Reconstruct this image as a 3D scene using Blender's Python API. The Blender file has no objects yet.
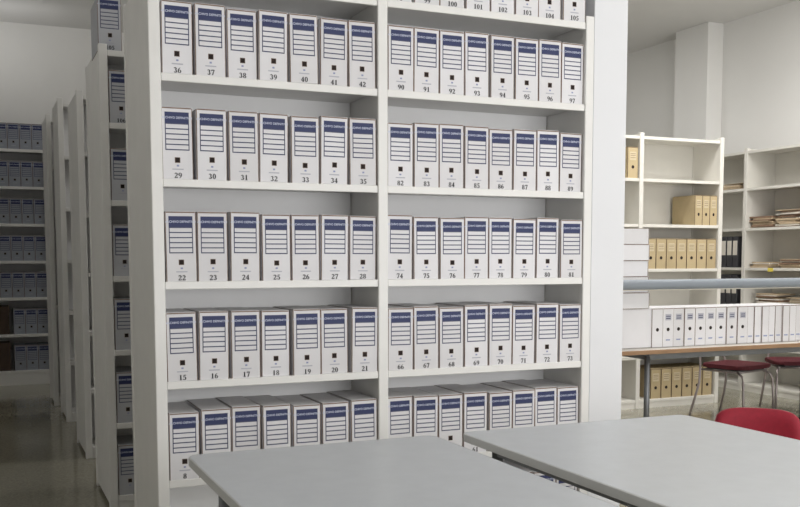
import bpy, bmesh, math, random
from mathutils import Vector, Matrix
random.seed(7)
scene = bpy.context.scene
COL = scene.collection
try:
    scene.view_settings.view_transform = 'Standard'
except Exception:
    pass

# ------------------------------------------------------------------ materials
def lin(c):
    return tuple(((v/255)/12.92 if v/255 <= .04045 else ((v/255+.055)/1.055)**2.4) for v in c) + (1,)

def mat(name, rgb, rough=.6, metal=0, var=.06, scale=8, bump=0.0, bscale=60, coat=0, detail=3, indiv=0):
    m = bpy.data.materials.new(name); m.use_nodes = True
    nt = m.node_tree; b = nt.nodes['Principled BSDF']
    tc = nt.nodes.new('ShaderNodeTexCoord')
    n = nt.nodes.new('ShaderNodeTexNoise'); n.inputs['Scale'].default_value = scale; n.inputs['Detail'].default_value = detail
    nt.links.new(tc.outputs['Object'], n.inputs['Vector'])
    r = nt.nodes.new('ShaderNodeValToRGB')
    c = lin(rgb)
    r.color_ramp.elements[0].color = tuple(max(0, v*(1-var)) for v in c[:3]) + (1,)
    r.color_ramp.elements[1].color = tuple(min(1, v*(1+var)) for v in c[:3]) + (1,)
    r.color_ramp.elements[0].position = .3; r.color_ramp.elements[1].position = .7
    nt.links.new(n.outputs['Fac'], r.inputs['Fac'])
    out = r.outputs['Color']
    if indiv:   # each object its own slight shade
        oi = nt.nodes.new('ShaderNodeObjectInfo')
        r2 = nt.nodes.new('ShaderNodeValToRGB')
        r2.color_ramp.elements[0].color = (1-indiv, 1-indiv*1.05, 1-indiv*1.15, 1); r2.color_ramp.elements[1].color = (1,1,1,1)
        nt.links.new(oi.outputs['Random'], r2.inputs['Fac'])
        mx = nt.nodes.new('ShaderNodeMixRGB'); mx.blend_type = 'MULTIPLY'; mx.inputs['Fac'].default_value = 1
        nt.links.new(out, mx.inputs['Color1']); nt.links.new(r2.outputs['Color'], mx.inputs['Color2'])
        out = mx.outputs['Color']
    nt.links.new(out, b.inputs['Base Color'])
    b.inputs['Roughness'].default_value = rough; b.inputs['Metallic'].default_value = metal
    if coat: b.inputs['Coat Weight'].default_value = coat
    if bump:
        n2 = nt.nodes.new('ShaderNodeTexNoise'); n2.inputs['Scale'].default_value = bscale
        nt.links.new(tc.outputs['Object'], n2.inputs['Vector'])
        bp = nt.nodes.new('ShaderNodeBump'); bp.inputs['Strength'].default_value = bump; bp.inputs['Distance'].default_value = .002
        nt.links.new(n2.outputs['Fac'], bp.inputs['Height']); nt.links.new(bp.outputs['Normal'], b.inputs['Normal'])
    return m

M = {}
M['shelf'] = mat('white_enamel', (231,230,227), .45, var=.02)
M['shelf_cream'] = mat('offwhite_enamel', (221,218,210), .5, var=.02)
M['shelf_back'] = mat('pale_enamel_back', (241,241,241), .6, var=.01)
M['box'] = mat('white_cardboard', (229,228,231), .75, var=.035, scale=5, bump=.05, indiv=.1)
M['box_deep_shade'] = mat('white_cardboard_deep_shade', (158,163,174), .8, var=.05, scale=5, bump=.05, indiv=.1)  # white boxes toned down: dimness of the far aisle put into the colour
M['box_shade'] = mat('white_cardboard_half_shade', (194,196,202), .8, var=.05, scale=5, bump=.05, indiv=.1)  # milder version for the second row, its shade put into the colour
M['lid'] = mat('white_cardboard_lid', (216,215,217), .8, var=.04, scale=6, bump=.05, indiv=.06)
M['kraft_edge'] = mat('kraft_edge', (128,106,93), .85, var=.25, scale=40)
M['ink_blue'] = mat('blue_ink', (42,51,94), .6, var=.05)
M['ink_line'] = mat('dark_ink', (70,74,104), .7, var=.05)
M['ink_pale'] = mat('pale_ink', (150,158,190), .7, var=.03)
M['ink_faint'] = mat('faint_ink', (182,182,192), .7, var=.03)
M['ink_white'] = mat('white_ink', (204,210,228), .7, var=.03)
M['ink_black'] = mat('black_ink', (26,26,31), .7, var=.05)
M['hole'] = mat('hole_dark', (36,26,23), .9, var=.2, scale=60)
M['hole_rim'] = mat('hole_rim', (126,106,94), .5, metal=.3, var=.1, scale=60)
M['beige'] = mat('beige_cardboard', (190,171,134), .8, var=.07, scale=9, bump=.05, indiv=.1)
M['beige_label'] = mat('paper_label', (200,186,154), .8, var=.03)
M['carton'] = mat('brown_carton', (84,64,50), .85, var=.12, scale=9)
M['dark_carton'] = mat('dark_brown_carton', (76,60,50), .85, var=.12, scale=9)
M['wall'] = mat('painted_wall', (232,231,228), .85, var=.015, scale=2, bump=.05, bscale=90)
M['wallcol'] = mat('painted_column', (226,227,230), .8, var=.015, scale=2, bump=.05, bscale=90)
M['ceil'] = mat('painted_ceiling', (224,223,221), .9, var=.015, scale=2)
M['tabletop'] = mat('grey_laminate', (190,194,198), .32, var=.03, scale=14)
M['tableedge'] = mat('pale_edge_band', (212,213,213), .45, var=.02)
M['steel'] = mat('grey_steel', (120,122,124), .4, metal=.6, var=.05)
M['chrome'] = mat('satin_metal', (160,150,148), .35, metal=.5, var=.04)
M['bar'] = mat('grey_paint', (136,143,151), .55, var=.02)
M['wood'] = mat('wood_edge', (150,118,88), .5, var=.12, scale=6)
M['desk'] = mat('light_desk_laminate', (198,192,182), .4, var=.04, scale=12)
M['red'] = mat('red_fabric', (142,22,42), .75, var=.08, scale=50, bump=.1, bscale=300)
M['maroon'] = mat('maroon_fabric', (88,27,36), .8, var=.1, scale=50, bump=.1, bscale=300)
M['black'] = mat('black_plastic', (30,30,32), .5, var=.05)
M['darkfolder'] = mat('dark_binder', (58,58,62), .6, var=.12, scale=20)
M['paper'] = mat('old_paper', (190,170,142), .85, var=.12, scale=30)
M['paper_w'] = mat('white_paper', (224,218,206), .85, var=.05, scale=30)
M['paper_b'] = mat('brown_folder', (134,108,88), .85, var=.12, scale=30)
M['yellow'] = mat('yellow_paper', (226,206,90), .8, var=.04)

def floor_mat():
    m = bpy.data.materials.new('terrazzo_floor'); m.use_nodes = True
    nt = m.node_tree; b = nt.nodes['Principled BSDF']
    tc = nt.nodes.new('ShaderNodeTexCoord')
    v = nt.nodes.new('ShaderNodeTexVoronoi'); v.inputs['Scale'].default_value = 90
    br = nt.nodes.new('ShaderNodeTexBrick'); br.offset = 0; br.inputs['Scale'].default_value = 2.5
    br.inputs['Brick Width'].default_value = 1; br.inputs['Row Height'].default_value = 1; br.inputs['Mortar Size'].default_value = .003
    br.inputs['Color1'].default_value = (1,1,1,1); br.inputs['Color2'].default_value = (.97,.97,.97,1); br.inputs['Mortar'].default_value = (.88,.87,.85,1)
    for q in (v, br): nt.links.new(tc.outputs['Object'], q.inputs['Vector'])
    r = nt.nodes.new('ShaderNodeValToRGB')
    r.color_ramp.elements[0].color = lin((140,136,119)); r.color_ramp.elements[1].color = lin((161,157,139))
    nt.links.new(v.outputs['Color'], r.inputs['Fac'])
    mx = nt.nodes.new('ShaderNodeMixRGB'); mx.blend_type = 'MULTIPLY'; mx.inputs['Fac'].default_value = 1
    nt.links.new(r.outputs['Color'], mx.inputs['Color1']); nt.links.new(br.outputs['Color'], mx.inputs['Color2'])
    nt.links.new(mx.outputs['Color'], b.inputs['Base Color'])
    b.inputs['Roughness'].default_value = .11
    return m
M['floor'] = floor_mat()

# ------------------------------------------------------------------ mesh builder
class MB:
    def __init__(s): s.bm = bmesh.new(); s.mats = []
    def mi(s, m):
        if m not in s.mats: s.mats.append(m)
        return s.mats.index(m)
    def box(s, x0, x1, y0, y1, z0, z1, m, bev=0, seg=1):
        i = s.mi(m)
        vs = [s.bm.verts.new((x, y, z)) for x in (x0, x1) for y in (y0, y1) for z in (z0, z1)]
        fs = []
        for q in ((0,1,3,2),(4,6,7,5),(0,4,5,1),(2,3,7,6),(0,2,6,4),(1,5,7,3)):
            f = s.bm.faces.new([vs[k] for k in q]); f.material_index = i; fs.append(f)
        if bev:
            es = list({e for f in fs for e in f.edges})
            r = bmesh.ops.bevel(s.bm, geom=es, offset=bev, segments=seg, affect='EDGES', profile=.5)
            for f in r['faces']: f.material_index = i
        return s
    def quad(s, x0, x1, z0, z1, y, m):
        i = s.mi(m)
        f = s.bm.faces.new([s.bm.verts.new(p) for p in ((x0,y,z0),(x1,y,z0),(x1,y,z1),(x0,y,z1))]); f.material_index = i
        return s
    def poly(s, pts, y, m):
        i = s.mi(m)
        f = s.bm.faces.new([s.bm.verts.new((p[0], y, p[1])) for p in pts]); f.material_index = i
        return s
    def tube(s, pts, r, m, n=10):
        i = s.mi(m); pts = [Vector(p) for p in pts]; rings = []
        for k, p in enumerate(pts):
            d = (pts[min(k+1, len(pts)-1)] - pts[max(k-1, 0)]).normalized()
            a = d.cross(Vector((0,0,1)) if abs(d.z) < .9 else Vector((1,0,0))).normalized(); b = d.cross(a)
            rings.append([s.bm.verts.new(p + a*r*math.cos(2*math.pi*j/n) + b*r*math.sin(2*math.pi*j/n)) for j in range(n)])
        for k in range(len(rings)-1):
            for j in range(n):
                f = s.bm.faces.new((rings[k][j], rings[k][(j+1)%n], rings[k+1][(j+1)%n], rings[k+1][j])); f.material_index = i; f.smooth = True
        for q in (rings[0], rings[-1]):
            f = s.bm.faces.new(q); f.material_index = i
        return s
    def slab(s, outline, z0, z1, m, bev=0):
        i = s.mi(m)
        lo = [s.bm.verts.new((x, y, z0)) for x, y in outline]; hi = [s.bm.verts.new((x, y, z1)) for x, y in outline]
        n = len(outline); fs = [s.bm.faces.new(lo[::-1]), s.bm.faces.new(hi)]
        for k in range(n): fs.append(s.bm.faces.new((lo[k], lo[(k+1)%n], hi[(k+1)%n], hi[k])))
        for f in fs: f.material_index = i
        if bev:
            es = [e for e in list(fs[0].edges) + list(fs[1].edges)]
            r = bmesh.ops.bevel(s.bm, geom=es, offset=bev, segments=3, affect='EDGES', profile=.5)
            for f in r['faces']: f.material_index = i
        return s
    def mesh(s, name, recalc=True):
        if recalc: bmesh.ops.recalc_face_normals(s.bm, faces=s.bm.faces[:])
        me = bpy.data.meshes.new(name); s.bm.to_mesh(me); s.bm.free()
        for m in s.mats: me.materials.append(m)
        return me
    def build(s, name, parent=None, loc=(0,0,0)):
        o = bpy.data.objects.new(name, s.mesh(name)); COL.objects.link(o); o.location = loc
        if parent: o.parent = parent
        return o

def rounded(x0, x1, y0, y1, r, n=6):
    o = []
    for cx, cy, a in ((x1-r,y1-r,0),(x0+r,y1-r,90),(x0+r,y0+r,180),(x1-r,y0+r,270)):
        for k in range(n+1):
            t = math.radians(a+90*k/n); o.append((cx+r*math.cos(t), cy+r*math.sin(t)))
    return o
def tag(o, label, cat, group=None):
    o['label'] = label; o['category'] = cat
    if group: o['group'] = group
    return o
def thing(name, label, cat, loc=(0,0,0), rz=0, group=None):
    o = bpy.data.objects.new(name, None); COL.objects.link(o); o.empty_display_size = .1
    o.location = loc; o.rotation_euler = (0,0,rz)
    return tag(o, label, cat, group)
def put(name, me, parent, loc=(0,0,0), rot=(0,0,0)):
    o = bpy.data.objects.new(name, me); COL.objects.link(o); o.parent = parent; o.location = loc; o.rotation_euler = rot
    return o
def dup(root, label, loc, rz=0, group=None):
    r = root.copy(); COL.objects.link(r); r.location = loc; r.rotation_euler = (0,0,rz); r['label'] = label
    if group: r['group'] = group
    for ch in list(root.children):
        c = ch.copy(); COL.objects.link(c); c.parent = r
        for g in ch.children:
            d = g.copy(); COL.objects.link(d); d.parent = c
    return r
def struct(name, mb):
    o = mb.build(name); o['kind'] = 'structure'; return o
def text_mesh(body, size, m, off=0.0):
    cu = bpy.data.curves.new('t', 'FONT'); cu.body = body; cu.size = size; cu.align_x = 'CENTER'; cu.align_y = 'CENTER'; cu.offset = off; cu.resolution_u = 3
    o = bpy.data.objects.new('t', cu); COL.objects.link(o)
    bpy.context.view_layer.update()
    dg = bpy.context.evaluated_depsgraph_get()
    me = bpy.data.meshes.new_from_object(o.evaluated_get(dg))
    me.transform(Matrix.Rotation(math.pi/2, 4, 'X'))
    bpy.data.objects.remove(o); bpy.data.curves.remove(cu)
    me.materials.clear(); me.materials.append(m)
    return me

# bold serif numerals drawn as strokes: thick uprights, thin horizontals, foot serifs
def number_mesh(num, H, m, WX=1.2):
    b = MB(); adv = .63
    s = str(num); x0 = -adv*len(s)/2+.03
    lay = [0]
    def emit(pts):
        b.poly([(px*H*WX, (pz-.5)*H) for px, pz in pts], -.00002*lay[0], m)
    def arc(ox, cx, cy, a, c, t0, t1, tw=.19, th=.09, n=14):
        lay[0] += 1
        for k in range(n):
            ta, tb = (math.radians(t0+(t1-t0)*q/n) for q in (k, k+1))
            P = [(a*math.cos(ta), c*math.sin(ta)), (a*math.cos(tb), c*math.sin(tb)), ((a-tw)*math.cos(tb), (c-th)*math.sin(tb)), ((a-tw)*math.cos(ta), (c-th)*math.sin(ta))]
            emit([(ox+cx+px, cy+pz) for px, pz in P])
    def pol(ox, *pts):
        lay[0] += 1
        emit([(ox+px, pz) for px, pz in pts])
    for i, ch in enumerate(s):
        o = x0+adv*i
        if ch == '0': arc(o, .28, .5, .27, .5, 0, 360, .18, .08, 24)
        elif ch == '1':
            pol(o, (.19,0), (.39,0), (.39,1), (.3,1), (.19,.93)); pol(o, (.07,0), (.51,0), (.51,.08), (.07,.08)); pol(o, (.07,.83), (.2,.86), (.31,1), (.26,1))
        elif ch == '2':
            arc(o, .27, .71, .26, .29, 165, -35); pol(o, (.29,.54), (.48,.54), (.17,.14), (.02,.06)); pol(o, (.02,0), (.52,0), (.55,.26), (.49,.26), (.44,.16), (.02,.16))
        elif ch == '3':
            arc(o, .25, .75, .24, .25, 160, -80); arc(o, .26, .28, .27, .28, 85, -160)
        elif ch == '4':
            pol(o, (.28,0), (.47,0), (.47,1), (.38,1), (.28,.9)); pol(o, (.0,.24), (.56,.24), (.56,.36), (.0,.36)); pol(o, (0,.36), (.09,.36), (.38,.9), (.38,1)); pol(o, (.2,0), (.55,0), (.55,.06), (.2,.06))
        elif ch == '5':
            pol(o, (.08,.83), (.48,.83), (.53,1), (.13,1)); pol(o, (.06,.5), (.15,.54), (.2,.9), (.12,.9)); arc(o, .24, .32, .29, .33, 125, -155)
        elif ch in '69':
            if ch == '6':
                arc(o, .28, .31, .27, .31, 0, 360, .17, .08, 22); arc(o, .47, .36, .46, .64, 95, 185, .17, .07)
            else:
                arc(o, .28, .69, .27, .31, 0, 360, .17, .08, 22); arc(o, .09, .64, .46, .64, 5, -85, .17, .07)
        elif ch == '7':
            pol(o, (.05,.84), (.55,.84), (.55,1), (.05,1)); pol(o, (.02,.7), (.08,.7), (.13,.86), (.05,1)); pol(o, (.41,.86), (.55,.93), (.31,0), (.12,0))
        elif ch == '8':
            arc(o, .28, .75, .24, .25, 0, 360, .15, .08, 20); arc(o, .28, .27, .27, .27, 0, 360, .17, .08, 20)
    return b.mesh('number', recalc=False)

# ------------------------------------------------------------------ room
XL, XR, YF, YB, ZC = -3.0, 7.1, -5.6, 7.85, 4.0
struct('floor', MB().box(XL-.1, XR+.1, YF-.1, YB+.1, -.1, 0, M['floor']))
struct('ceiling', MB().box(XL-.1, XR+.1, YF-.1, YB+.1, ZC, ZC+.1, M['ceil']))
struct('wall_left', MB().box(XL-.1, XL, YF-.1, YB+.1, 0, ZC, M['wall']))
struct('wall_right', MB().box(XR, XR+.1, YF-.1, YB+.1, 0, ZC, M['wall']))
struct('wall_back', MB().box(XL, XR, YB, YB+.1, 0, ZC, M['wall']))
struct('wall_front', MB().box(XL, XR, YF-.1, YF, 0, ZC, M['wall']))
struct('wall_column', MB().box(2.0552, 2.245, .001, .67, 0, ZC, M['wallcol'], .002))
struct('trim_1', MB().box(6.88, XR, 4.75, 5.3, 0, ZC, M['wall'], .004))
struct('baseboard_back', MB().box(XL, XR, YB-.015, YB, 0, .1, M['ceil']))

# ------------------------------------------------------------------ shelving
ST = .045
def lv(k): return .08+.4*k+(.013 if k == 5 else .004 if k == 4 else -.010 if k == 6 else 0)
def make_shelf(label, loc, widths, depth, levels, height, rz=0, back_at=None, group=None, base=True, paint=None, lip=.031):
    t = thing('shelving_unit', label, 'shelf', loc, rz, group)
    P = paint or M['shelf']
    x = 0; n = len(widths)
    for i in range(n+1):
        b = MB()
        b.box(x, x+ST, 0, .035, 0, height, P, .003)
        b.box(x, x+ST, depth-.035, depth, 0, height, P, .003)
        b.box(x+.004, x+ST-.004, .035, depth-.035, .03, height-.01, P)
        b.build('end_panel' if i in (0, n) else 'upright', t)
        if i < n:
            for z in levels:
                s = MB(); a0 = x+ST+.001; a1 = x+ST+widths[i]-.001
                s.box(a0, a1, .004, .022, z-lip, z, P, .002)
                s.box(a0, a1, .022, depth-.022, z-.012, z, P)
                s.box(a0, a1, depth-.022, depth-.004, z-lip, z, P, .002)
                s.build('shelf_board', t)
            if base:
                MB().box(x+ST+.001, x+ST+widths[i]-.001, .01, .02, 0, levels[0]-lip-.001, P).build('plinth', t)
            if back_at is not None:
                for z0, z1 in zip(levels[:-1], levels[1:]):
                    MB().box(x+ST+.002, x+ST+widths[i]-.002, back_at, back_at+.006, z0+.001, z1-.013, M['shelf_back'] if not paint else P).build('back_panel', t)
        x += ST + (widths[i] if i < n else 0)
    return t
W = [.911, 1.008]
L7 = [lv(k) for k in range(7)]
main = make_shelf('large white metal shelving unit in the centre, filled with numbered boxes', (0,0,0), W, .675, L7, 2.50, back_at=.336)
PITCH = 1.49; X2 = -.018
dup(main, 'white shelving row standing directly behind the main numbered shelf', (X2, PITCH, 0), 0, 'parallel shelving rows behind the main shelf')
dup(main, 'white shelving row third from the front along the left aisle', (0, PITCH*2, 0), 0, 'parallel shelving rows behind the main shelf')
L8 = [.08+.43*k for k in range(7)]
tall = make_shelf('tall white shelving row fourth from the front along the left aisle', (0, 4.62, 0), W, .6, L8, 2.70, back_at=.3, group='parallel shelving rows behind the main shelf')
dup(tall, 'rearmost tall white shelving row, a narrow dark gap behind the fourth one', (-.03, 5.62, 0), 0, 'parallel shelving rows behind the main shelf')

# ------------------------------------------------------------------ archive boxes
BW, BD, BH = .1205, .315, .275
def body_mesh(w, d, h, m, edge):
    b = MB(); e = .0027
    b.box(-w/2+e, w/2-e, 0, d, 0, h, m)
    b.box(-w/2, -w/2+e, .001, d, 0, h-.001, edge); b.box(w/2-e, w/2, .001, d, 0, h-.001, edge)
    b.box(-w/2-.0003, -w/2+.0002, .004, d, .001, h-.002, m); b.box(w/2-.0002, w/2+.0003, .004, d, .001, h-.002, m)
    return b.mesh('body')
def lid_mesh(w, d, h, m, edge):
    b = MB()
    b.box(-w/2+.002, w/2-.002, -.0006, d-.01, h, h+.0025, m, .0008)
    b.box(-w/2+.004, w/2-.004, -.0008, .0004, h-.004, h+.0004, edge)
    return b.mesh('lid')
def label_mesh():
    b = MB(); x = .0472; y = -.0006; lw = .0022
    b.quad(-x, x, .2135, .258, y, M['ink_blue'])
    zs = [.2135, .1935, .1735, .1535, .1335, .1135]
    for z in zs: b.quad(-x, x, z-lw, z+lw, y-.0001, M['ink_line'])
    for s in (-1, 1):
        a, c = sorted((s*x, s*(x-.0036))); b.quad(a, c, .1113, .2135, y-.0001, M['ink_line'])
    bmesh.ops.remove_doubles(b.bm, verts=b.bm.verts[:], dist=.00001)
    return b.mesh('printed_label')
def solid_mark(name, x0, x1, z0, z1, m, th=.0008):
    return MB().box(x0, x1, -th, .0002, z0, z1, m).mesh(name)
me_body = body_mesh(BW, BD, BH, M['box'], M['kraft_edge']); me_lid = lid_mesh(BW, BD, BH, M['lid'], M['kraft_edge'])
me_gbody = body_mesh(BW, BD, BH, M['box_deep_shade'], M['kraft_edge']); me_glid = lid_mesh(BW, BD, BH, M['box_deep_shade'], M['kraft_edge'])
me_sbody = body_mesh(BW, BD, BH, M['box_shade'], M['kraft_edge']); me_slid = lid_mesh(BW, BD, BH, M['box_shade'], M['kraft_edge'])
me_label = label_mesh()
me_hole = solid_mark('finger_hole', -.0088, .0088, .0675, .0855, M['hole'], .0012)
me_rim = solid_mark('hole_rim', -.0106, .0106, .0657, .0873, M['hole_rim'])
me_mark = solid_mark('printed_emblem', -.0045, .0045, .0485, .0555, M['ink_pale'])
me_small = solid_mark('small_print', -.022, .022, .036, .0405, M['ink_faint'])
me_header = text_mesh('ARCHIVO DEFINITIVO', .0122, M['ink_white'], .0002)
def archive_box(label, loc, rz, group, number=None, tilt=0, tone=None):
    t = thing('archive_box', label, 'archive box', loc, rz, group)
    t.rotation_euler = (0, tilt, rz)
    b_, l_ = {None:(me_body, me_lid), 'grey':(me_gbody, me_glid), 'shade':(me_sbody, me_slid)}[tone]  # both darker tones carry aisle shade in their colour
    put('body', b_, t); put('lid', l_, t)
    l = put('printed_label', me_label, t); put('header_text', me_header, l, (0, -.0011, .236))
    h = put('finger_hole', me_hole, t, (random.uniform(-.0015, .0015), 0, random.uniform(-.003, .002))); put('hole_rim', me_rim, h); put('printed_emblem', me_mark, t); put('small_print', me_small, t)
    if number: put('number', number_mesh(number, .0208, M['ink_black']), t, (0, -.0011, .0145))
    return t
ordn = ['first','second','third','fourth','fifth','sixth','seventh','eighth']
def row(bay, k, n0, n):
    x0 = ST if bay == 0 else ST*2+W[0]
    pitch = W[bay]/n
    for i in range(n):
        num = n0+i
        g = (pitch-BW)/2
        x = x0+pitch*(i+.5)+random.uniform(-.7, .7)*g
        rz = random.uniform(-1, 1)*(.014 if bay == 0 else .008)
        tl = random.uniform(-1, 1)*(.013 if bay == 0 else .007)
        t = archive_box('white archive box printed %d below its blue-headed label, %s bay of the main shelf' % (num, 'left' if bay == 0 else 'right'),
                    (x, .005+random.uniform(0, .015), lv(k)+abs(tl)*BW/2), rz, 'numbered archive boxes on the main shelf', num, tl)
        t.scale = (1, 1, random.uniform(.98, 1.014))
for k in range(1, 6): row(0, k, 1+7*k, 7)
for k in range(0, 7): row(1, k, 50+8*k, 8)
down = {6:'standing on the very top', 5:'on the second level down', 4:'on the third level down', 3:'on the fourth level down', 2:'on the fifth level down', 1:'on the sixth level down', 0:'on the bottom level'}
nums = {6:'105', 5:'106'}
for k in range(7):
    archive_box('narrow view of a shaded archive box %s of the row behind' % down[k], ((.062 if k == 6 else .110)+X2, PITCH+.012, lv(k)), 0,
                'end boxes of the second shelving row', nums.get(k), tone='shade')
# ------------------------------------------------------------------ far left wall shelf
FY = 7.36
L7f = [.16+.4*k for k in range(7)]
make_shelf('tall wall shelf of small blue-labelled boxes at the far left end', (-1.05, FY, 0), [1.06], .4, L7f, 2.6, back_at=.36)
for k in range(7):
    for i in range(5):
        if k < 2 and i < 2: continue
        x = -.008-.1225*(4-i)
        archive_box('shade-toned white archive box, %s from left, %s shelf up, far left wall shelf' % (ordn[i], ordn[k]),
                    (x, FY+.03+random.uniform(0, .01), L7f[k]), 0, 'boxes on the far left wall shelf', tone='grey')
for k in range(2):
    t = thing('carton', 'brown cardboard carton on the %s shelf of the far left wall shelf' % ('lowest' if k == 0 else 'second lowest'), 'carton', (-.475, FY+.03, L7f[k]), 0, 'brown cartons on the far left shelf')
    MB().box(-.13, .12, 0, .3, 0, .3, M['dark_carton'], .004).build('body', t)
    MB().box(-.135, .125, -.004, .304, .24, .305, M['dark_carton'], .003).build('lid', t)

# ------------------------------------------------------------------ right back shelves
BY = 3.25; BX = 3.91
make_shelf('white shelf with beige boxes at the back right, facing the camera', (BX, BY, 0), [.875, .875], .4, L7, 2.5, back_at=.38, paint=M['shelf_cream'], lip=.028)
SX, SY = 6.6, 4.75
make_shelf('white shelf of folders and loose papers along the right wall', (SX, SY, 0), [.855, .855], .4, L7, 2.5, rz=-math.pi/2, back_at=.38, paint=M['shelf_cream'], lip=.028)
me_bbody = body_mesh(.112, .32, .275, M['beige'], M['carton']); me_blid = lid_mesh(.112, .32, .275, M['beige'], M['carton'])
me_bhole = MB().tube([(0, -.0012, .10), (0, .0004, .10)], .015, M['hole'], 14).mesh('finger_hole')
def mk():
    b = MB(); b.quad(-.035, .035, .16, .235, -.0008, M['beige_label'])
    for z in (.18, .2, .215): b.quad(-.028, .028, z, z+.004, -.0012, M['paper_b'])
    return b.mesh('spine_label')
me_blab = mk()
def beige(label, loc, rz=0, group=None, sx=1):
    t = thing('document_box', label, 'document box', loc, rz, group)
    put('body', me_bbody, t); put('lid', me_blid, t); put('spine_label', me_blab, t); put('finger_hole', me_bhole, t)
    t.scale = (sx, 1, 1); return t
beige('single beige document box high on the back right shelf, left bay', (4.768, BY+.02, lv(5)))
for i in range(3): beige('slim beige document box, %s from left of three on third shelf down, back right' % ordn[i], (5.525+.088*i, BY+.02, lv(4)), 0, 'slim beige boxes on the back right shelf', .76)
for i in range(7): beige('beige document box, %s from left in the row of seven, back right shelf' % ordn[i], (4.985+.117*i, BY+.02, lv(3)), random.uniform(-.008, .008), 'seven beige boxes on the back right shelf')
for i in range(6): beige('beige document box, %s from left on the bottom back right shelf' % ordn[i], (5.07+.121*i, BY+.02, lv(0)), 0, 'beige boxes on the bottom back shelf')

def side(lx, ly, z): return (SX+ly, SY-lx, z)
def papers(label, lx, k, w, d, h, mats, name='paper_stack', cat='papers', ly=.04):
    t = thing(name, label, cat, side(lx, ly, lv(k)), -math.pi/2, 'paper piles on the right wall shelf')
    z = 0
    while z < h-.004:
        th = random.uniform(.006, .022); th = min(th, h-z)
        j = random.uniform(-.03, .03); q = random.uniform(0, .035); ww = w*random.uniform(.7, 1)
        o = MB().box(-ww/2, ww/2, 0, d*.9, z, z+th-.001, mats[random.randrange(len(mats))], .002).build('folder', t, (j, q, 0))
        o.rotation_euler = (0, 0, random.uniform(-.07, .07))
        z += th
papers('low pile of pale papers, far bay of the right wall shelf, second level down', .68, 5, .3, .27, .07, [M['paper_w'], M['paper']])
papers('dark brown pile of worn folders on the right wall shelf', 1.10, 4, .32, .27, .12, [M['paper_b'], M['paper'], M['carton']])
papers('taller pile of tan folders beside the worn brown pile', 1.46, 4, .32, .27, .17, [M['paper'], M['paper_b'], M['paper_w']])
papers('wide pile of pale papers below the tan folders', 1.12, 3, .32, .27, .06, [M['paper_w'], M['paper']])
papers('flat pile of cream papers below the tan folders, nearer the camera', 1.5, 3, .32, .27, .09, [M['paper'], M['paper_w'], M['paper_b']])
papers('pile of mixed brown papers low on the right wall shelf', 1.2, 2, .3, .27, .14, [M['paper_b'], M['paper_w'], M['paper']])
papers('pile of white papers low on the right wall shelf, nearer the camera', 1.58, 2, .18, .27, .11, [M['paper_w'], M['paper']])
y = MB().box(-.035, .035, .0005, .0040, -.026, .012, M['yellow']).build('paper_note', None, side(1.3, -.0005, lv(3)-.012)); y.rotation_euler = (0,0,-math.pi/2)
tag(y, 'small yellow paper note stuck on the edge of right wall shelf', 'note')
for k in (2, 3):
    for i in range(4):
        t = thing('ring_binder', 'dark ring binder, %s from left on far bay, %s shelf from top' % (ordn[i], 'fourth' if k == 3 else 'fifth'), 'binder', side(.53+.085*i, .02, lv(k)), -math.pi/2, 'dark binders in the far bay')
        MB().box(-.036, .036, 0, .28, 0, .325, M['darkfolder'], .004).build('cover', t)
        MB().box(-.03, .03, -.003, .002, .13, .28, M['paper_w']).build('spine_label', t)

# ------------------------------------------------------------------ foreground tables
def make_table(label, x0, x1, y0, y1, h, top, edge, leg, inset=.1, th=.03, r=.035, group=None, name='table', insetx=None):
    t = thing(name, label, 'table', ((x0+x1)/2, (y0+y1)/2, 0), 0, group)
    a, b = (x1-x0)/2, (y1-y0)/2
    MB().slab(rounded(-a+.003, a-.003, -b+.003, b-.003, r), h-th+.002, h, top, .001).build('tabletop', t)
    e = MB(); i = e.mi(edge)
    o1 = rounded(-a, a, -b, b, r+.003); o0 = rounded(-a+.004, a-.004, -b+.004, b-.004, r-.001)
    n = len(o1)
    P = [[e.bm.verts.new((x, y, z)) for x, y in o] for o, z in ((o0, h-th), (o1, h-th+.002), (o1, h-.002), (o0, h+.0005))]
    for A, B in zip(P[:-1], P[1:]):
        for k in range(n):
            f = e.bm.faces.new((A[k], A[(k+1)%n], B[(k+1)%n], B[k])); f.material_index = i
    f = e.bm.faces.new(P[0][::-1])
    e.build('edge_band', t)
    fr = MB(); q = inset; qx = insetx or inset
    for s in (-1, 1):
        fr.box(-a+qx, a-qx, s*(b-q)-.012, s*(b-q)+.012, h-th-.045, h-th-.0005, leg)
        fr.box(s*(a-qx)-.012, s*(a-qx)+.012, -b+q, b-q, h-th-.045, h-th-.0005, leg)
    fr.build('frame', t)
    for sx in (-1, 1):
        for sy in (-1, 1):
            l = MB().tube([(sx*(a-qx), sy*(b-q), .012), (sx*(a-qx), sy*(b-q), h-th-.02)], .02, leg, 14).build('leg', t)
            MB().tube([(sx*(a-qx), sy*(b-q), 0), (sx*(a-qx), sy*(b-q), .015)], .024, M['black'], 14).build('foot_cap', l)
    return t
make_table('grey foreground table on the left, in front of the main shelf', -.035, .845, -2.55, -.78, .74, M['tabletop'], M['tableedge'], M['steel'], group='grey tables in the foreground')
make_table('grey foreground table on the right, next to the red chair', .955, 1.965, -2.55, -.775, .74, M['tabletop'], M['tableedge'], M['steel'], group='grey tables in the foreground')

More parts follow.
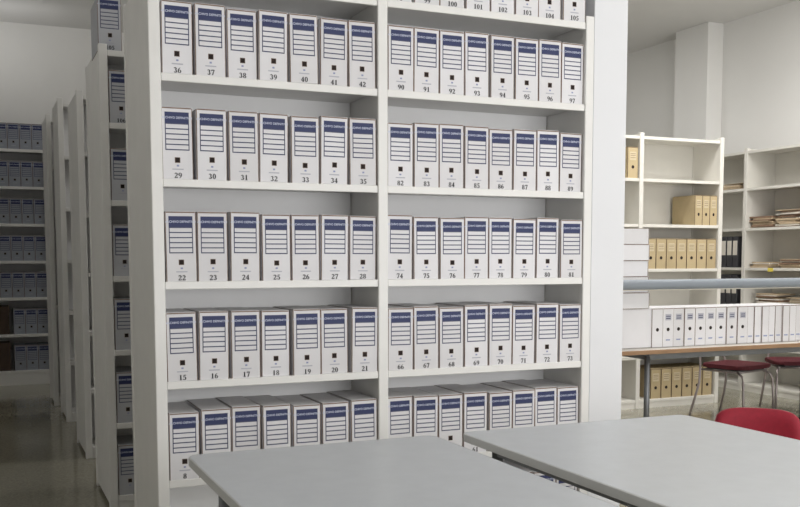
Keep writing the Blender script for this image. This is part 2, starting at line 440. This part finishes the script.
# ------------------------------------------------------------------ back desk
DX0, DX1, DY0, DY1 = 3.22, 6.2, 1.5, 2.3
make_table('long wood-edged desk holding white boxes at the back right', DX0, DX1, DY0, DY1, .74, M['desk'], M['wood'], M['steel'], inset=.08, r=.01, name='desk', insetx=.42)
t = thing('desk_lamp_bar', 'long grey-blue horizontal bar on posts across the back right desk', 'lamp', ((DX0+DX1)/2, DY0+.04, .742))
hw = (DX1-DX0)/2
bb = MB(); bb.box(-hw, hw, -.035, .035, .415, .485, M['bar'], .03, 6); bb.build('bar', t)
MB().box(-hw+.05, hw-.05, -.012, .012, .41, .4155, M['paper_w']).build('diffuser', t)
for s in (-1, 1):
    p = MB().tube([(s*(hw-.035), 0, .01), (s*(hw-.035), 0, .42)], .014, M['bar'], 12).build('post', t)
    MB().tube([(s*(hw-.035), 0, 0), (s*(hw-.035), 0, .012)], .03, M['bar'], 14).build('foot', p)
NW = .0965; PW = .066
me_nbody = body_mesh(NW, BD, BH, M['box'], M['kraft_edge']); me_nlid = lid_mesh(NW, BD, BH, M['lid'], M['kraft_edge'])
me_pbody = body_mesh(PW, BD, BH, M['box'], M['kraft_edge']); me_plid = lid_mesh(PW, BD, BH, M['lid'], M['kraft_edge'])
me_fbody = body_mesh(.111, BD, BH, M['box'], M['kraft_edge']); me_flid = lid_mesh(.111, BD, BH, M['lid'], M['kraft_edge'])
def mk():
    b = MB(); b.quad(-.026, .026, .19, .235, -.0007, M['ink_faint']); b.quad(-.02, .02, .2, .207, -.001, M['ink_line']); b.quad(-.02, .02, .216, .222, -.001, M['ink_line'])
    return b.mesh('printed_label')
me_plabel = mk()
me_phole = MB().tube([(0, -.0012, .125), (0, .0004, .125)], .013, M['hole'], 14).mesh('finger_hole')
me_pmark = solid_mark('printed_mark', -.018, .018, .045, .055, M['ink_pale'])
for i in range(8):
    x = 3.86+.0982*i
    t = thing('document_box', 'narrow white document box with dark finger hole, %s from left in the upright desk row' % ordn[i],
              'document box', (x, DY0+.13+random.uniform(0, .018), .7425), random.uniform(-.005, .005), 'upright white boxes on the desk')
    put('body', me_nbody, t); put('lid', me_nlid, t)
    put('printed_label', me_plabel, t); put('finger_hole', me_phole, t); put('printed_mark', me_pmark, t)
for i in range(8):
    t = thing('document_box', 'slim white box, %s from left at the right end of the desk row' % ordn[i],
              'document box', (4.632+.0685*i, DY0+.13+random.uniform(0, .02), .7425), random.uniform(-.004, .004), 'slim white boxes at the right of the desk')
    put('body', me_pbody, t); put('lid', me_plid, t); put('printed_mark', me_pmark, t)
t = thing('document_box', 'white document box turned sideways under the flat stack on the desk', 'document box', (3.405, DY0+.2, .7425), math.pi*1.5)
put('body', me_fbody, t); put('lid', me_flid, t); put('finger_hole', me_phole, t)
t = thing('document_box', 'plain white upright box between the sideways box and the desk row', 'document box', (3.766, DY0+.135, .7425), .004)
put('body', me_nbody, t); put('lid', me_nlid, t); put('finger_hole', me_phole, t)
zb = .7425+BH+.003
for i in range(5):
    t = thing('document_box', 'white document box lying flat, %s from bottom of the stack on the desk' % ordn[i], 'document box', (3.545+random.uniform(-.008, .008), DY0+.14+random.uniform(-.01, .01), zb+.056+.1123*i), 0, 'stack of flat white boxes on the desk')
    for nm, me in (('body', me_fbody), ('lid', me_flid)):
        put(nm, me, t, (-BH/2, 0, 0), (0, math.pi/2, 0))

# ------------------------------------------------------------------ chairs
def curved_back(w, h, R, th, z0, m, y):
    b = MB(); i = b.mi(m); n, k = 20, 8
    def pt(u, v, off):
        a = u*w/2/R
        hh = (1-abs(u)**4)**.25 if abs(u) < 1 else 0
        hh = max(hh, .3)
        z = z0+h/2+v*h/2*hh
        return Vector(((R+off)*math.sin(a), y-(R-(R+off)*math.cos(a))+0, z))
    G = {}
    for s in (0, 1):
        for p in range(n+1):
            for q in range(k+1):
                u = -1+2*p/n; v = -1+2*q/k
                edge = min(1-abs(u), 1-abs(v))
                o = th/2*min(1, .35+edge*5)
                G[s, p, q] = b.bm.verts.new(pt(u, v, o if s else -o))
    for p in range(n):
        for q in range(k):
            for s in (0, 1):
                f = b.bm.faces.new((G[s,p,q], G[s,p+1,q], G[s,p+1,q+1], G[s,p,q+1])); f.smooth = True
    for p in range(n):
        for q in (0, k): f = b.bm.faces.new((G[0,p,q], G[0,p+1,q], G[1,p+1,q], G[1,p,q])); f.smooth = True
    for q in range(k):
        for p in (0, n): f = b.bm.faces.new((G[0,p,q], G[0,p,q+1], G[1,p,q+1], G[1,p,q])); f.smooth = True
    return b
def make_chair(label, loc, rz, fabric, top=.80, bw=.43):
    t = thing('chair', label, 'chair', loc, rz)
    MB().slab(rounded(-.235, .235, -.23, .2, .08), .44, .472, fabric, .013).build('seat', t)
    MB().slab(rounded(-.19, .19, -.19, .18, .06), .424, .4395, M['black']).build('seat_pan', t)
    curved_back(bw, .27, .42, .045, top-.27, fabric, .245).build('backrest', t)
    curved_back(bw-.03, .24, .42, .012, top-.255, M['black'], .275).build('backrest_shell', t)
    for sx in (-1, 1):
        MB().tube([(sx*.225, -.24, 0), (sx*.224, -.232, .2), (sx*.22, -.222, .34), (sx*.21, -.205, .385), (sx*.186, -.15, .413)], .0105, M['chrome']).build('leg', t)
        MB().tube([(sx*.225, .29, 0), (sx*.215, .25, .15), (sx*.2, .215, .3), (sx*.19, .215, .44), (sx*.16, .245, .56), (sx*.13, .262, top-.12)], .0105, M['chrome']).build('leg', t)
    fr = MB()
    for sx in (-1, 1): fr.tube([(sx*.186, -.17, .413), (sx*.19, .215, .413)], .009, M['chrome'])
    fr.tube([(-.186, -.16, .413), (.186, -.16, .413)], .009, M['chrome']); fr.tube([(-.188, .19, .413), (.188, .19, .413)], .009, M['chrome'])
    fr.build('seat_frame', t)
    return t
make_chair('bright red chair pulled up to the right foreground table', (2.172, -.985, 0), math.radians(-42), M['red'], .745, .36)
make_chair('maroon chair with metal legs behind the back desk, in front of the beige boxes', (5.33, 2.54, 0), math.radians(14), M['maroon'])
make_chair('maroon chair behind the back desk, cut off by the right edge of the photo', (6.05, 2.56, 0), math.radians(-30), M['maroon'], .81)

# ------------------------------------------------------------------ lights
def area(name, loc, rot, sx, sy, power, col=(1,1,1)):
    l = bpy.data.lights.new(name, 'AREA'); l.shape = 'RECTANGLE'; l.size = sx; l.size_y = sy; l.energy = power; l.color = col
    o = bpy.data.objects.new(name, l); COL.objects.link(o); o.location = loc; o.rotation_euler = rot; return o
area('front_fill', (2.9, -5.5, 1.6), (math.radians(90), 0, 0), 5, 2.8, 192, (.99, .99, 1))  # soft fill added behind the camera to even out shelf fronts; no known window
area('ceiling_lamp_a', (2.0, -3.4, 3.95), (0,0,0), 3, .6, 8, (1, .99, .98))
area('ceiling_lamp_b', (4.6, -1.5, 3.95), (0,0,0), 3, .6, 36, (1, .985, .97))
area('ceiling_lamp_c', (4.9, 2.2, 3.95), (0,0,0), 2.5, .6, 72, (1, .985, .965))
area('wall_fill_rear', (4.4, 5.6, 3.95), (0,0,0), 2, .5, 28, (1, .985, .965))  # fill added to brighten the back wall top and row tops
area('ceiling_fill', (4.9, .8, 3.3), (math.pi,0,0), 2.5, .4, 62, (1, .985, .965))  # unseen upward fill, added to brighten the ceiling at right
area('ceiling_fill_rear', (2.8, 6.0, 3.5), (math.pi,0,0), 2.5, .4, 16, (1, .995, .985))  # another unseen upward fill, added for the upper back wall
area('wall_fill_left', (-1.2, 7.0, 3.4), (math.radians(180-35),0,0), 2.5, .15, 4.6, (1, .995, .985))  # no fixture: added to lighten the upper left of the back wall
area('panel_fill_left', (-2.0, .4, 3.95), (0,0,0), .5, 1.2, 6, (1, .99, .98))  # added to light the outer faces of the end panels
w = bpy.data.worlds.new('world'); scene.world = w; w.use_nodes = True
w.node_tree.nodes['Background'].inputs[0].default_value = (.8,.85,.9,1); w.node_tree.nodes['Background'].inputs[1].default_value = .3

# ------------------------------------------------------------------ camera
th, ph, ro, f, py = .41218, .08015, -.00124, 955.93, 336.58
F = Vector((math.sin(th)*math.cos(ph), math.cos(th)*math.cos(ph), -math.sin(ph)))
r0 = Vector((math.cos(th), -math.sin(th), 0)); u0 = r0.cross(F)
r = r0*math.cos(ro)+u0*math.sin(ro); u = -r0*math.sin(ro)+u0*math.cos(ro)
cd = bpy.data.cameras.new('camera'); co = bpy.data.objects.new('camera', cd); COL.objects.link(co)
co.matrix_world = Matrix(((r.x,u.x,-F.x,-.61995),(r.y,u.y,-F.y,-3.83427),(r.z,u.z,-F.z,1.36519),(0,0,0,1)))
cd.sensor_fit = 'HORIZONTAL'; cd.sensor_width = 36; cd.lens = f/800*36; cd.shift_y = (py-253.5)/800; cd.clip_start = .05
scene.camera = co
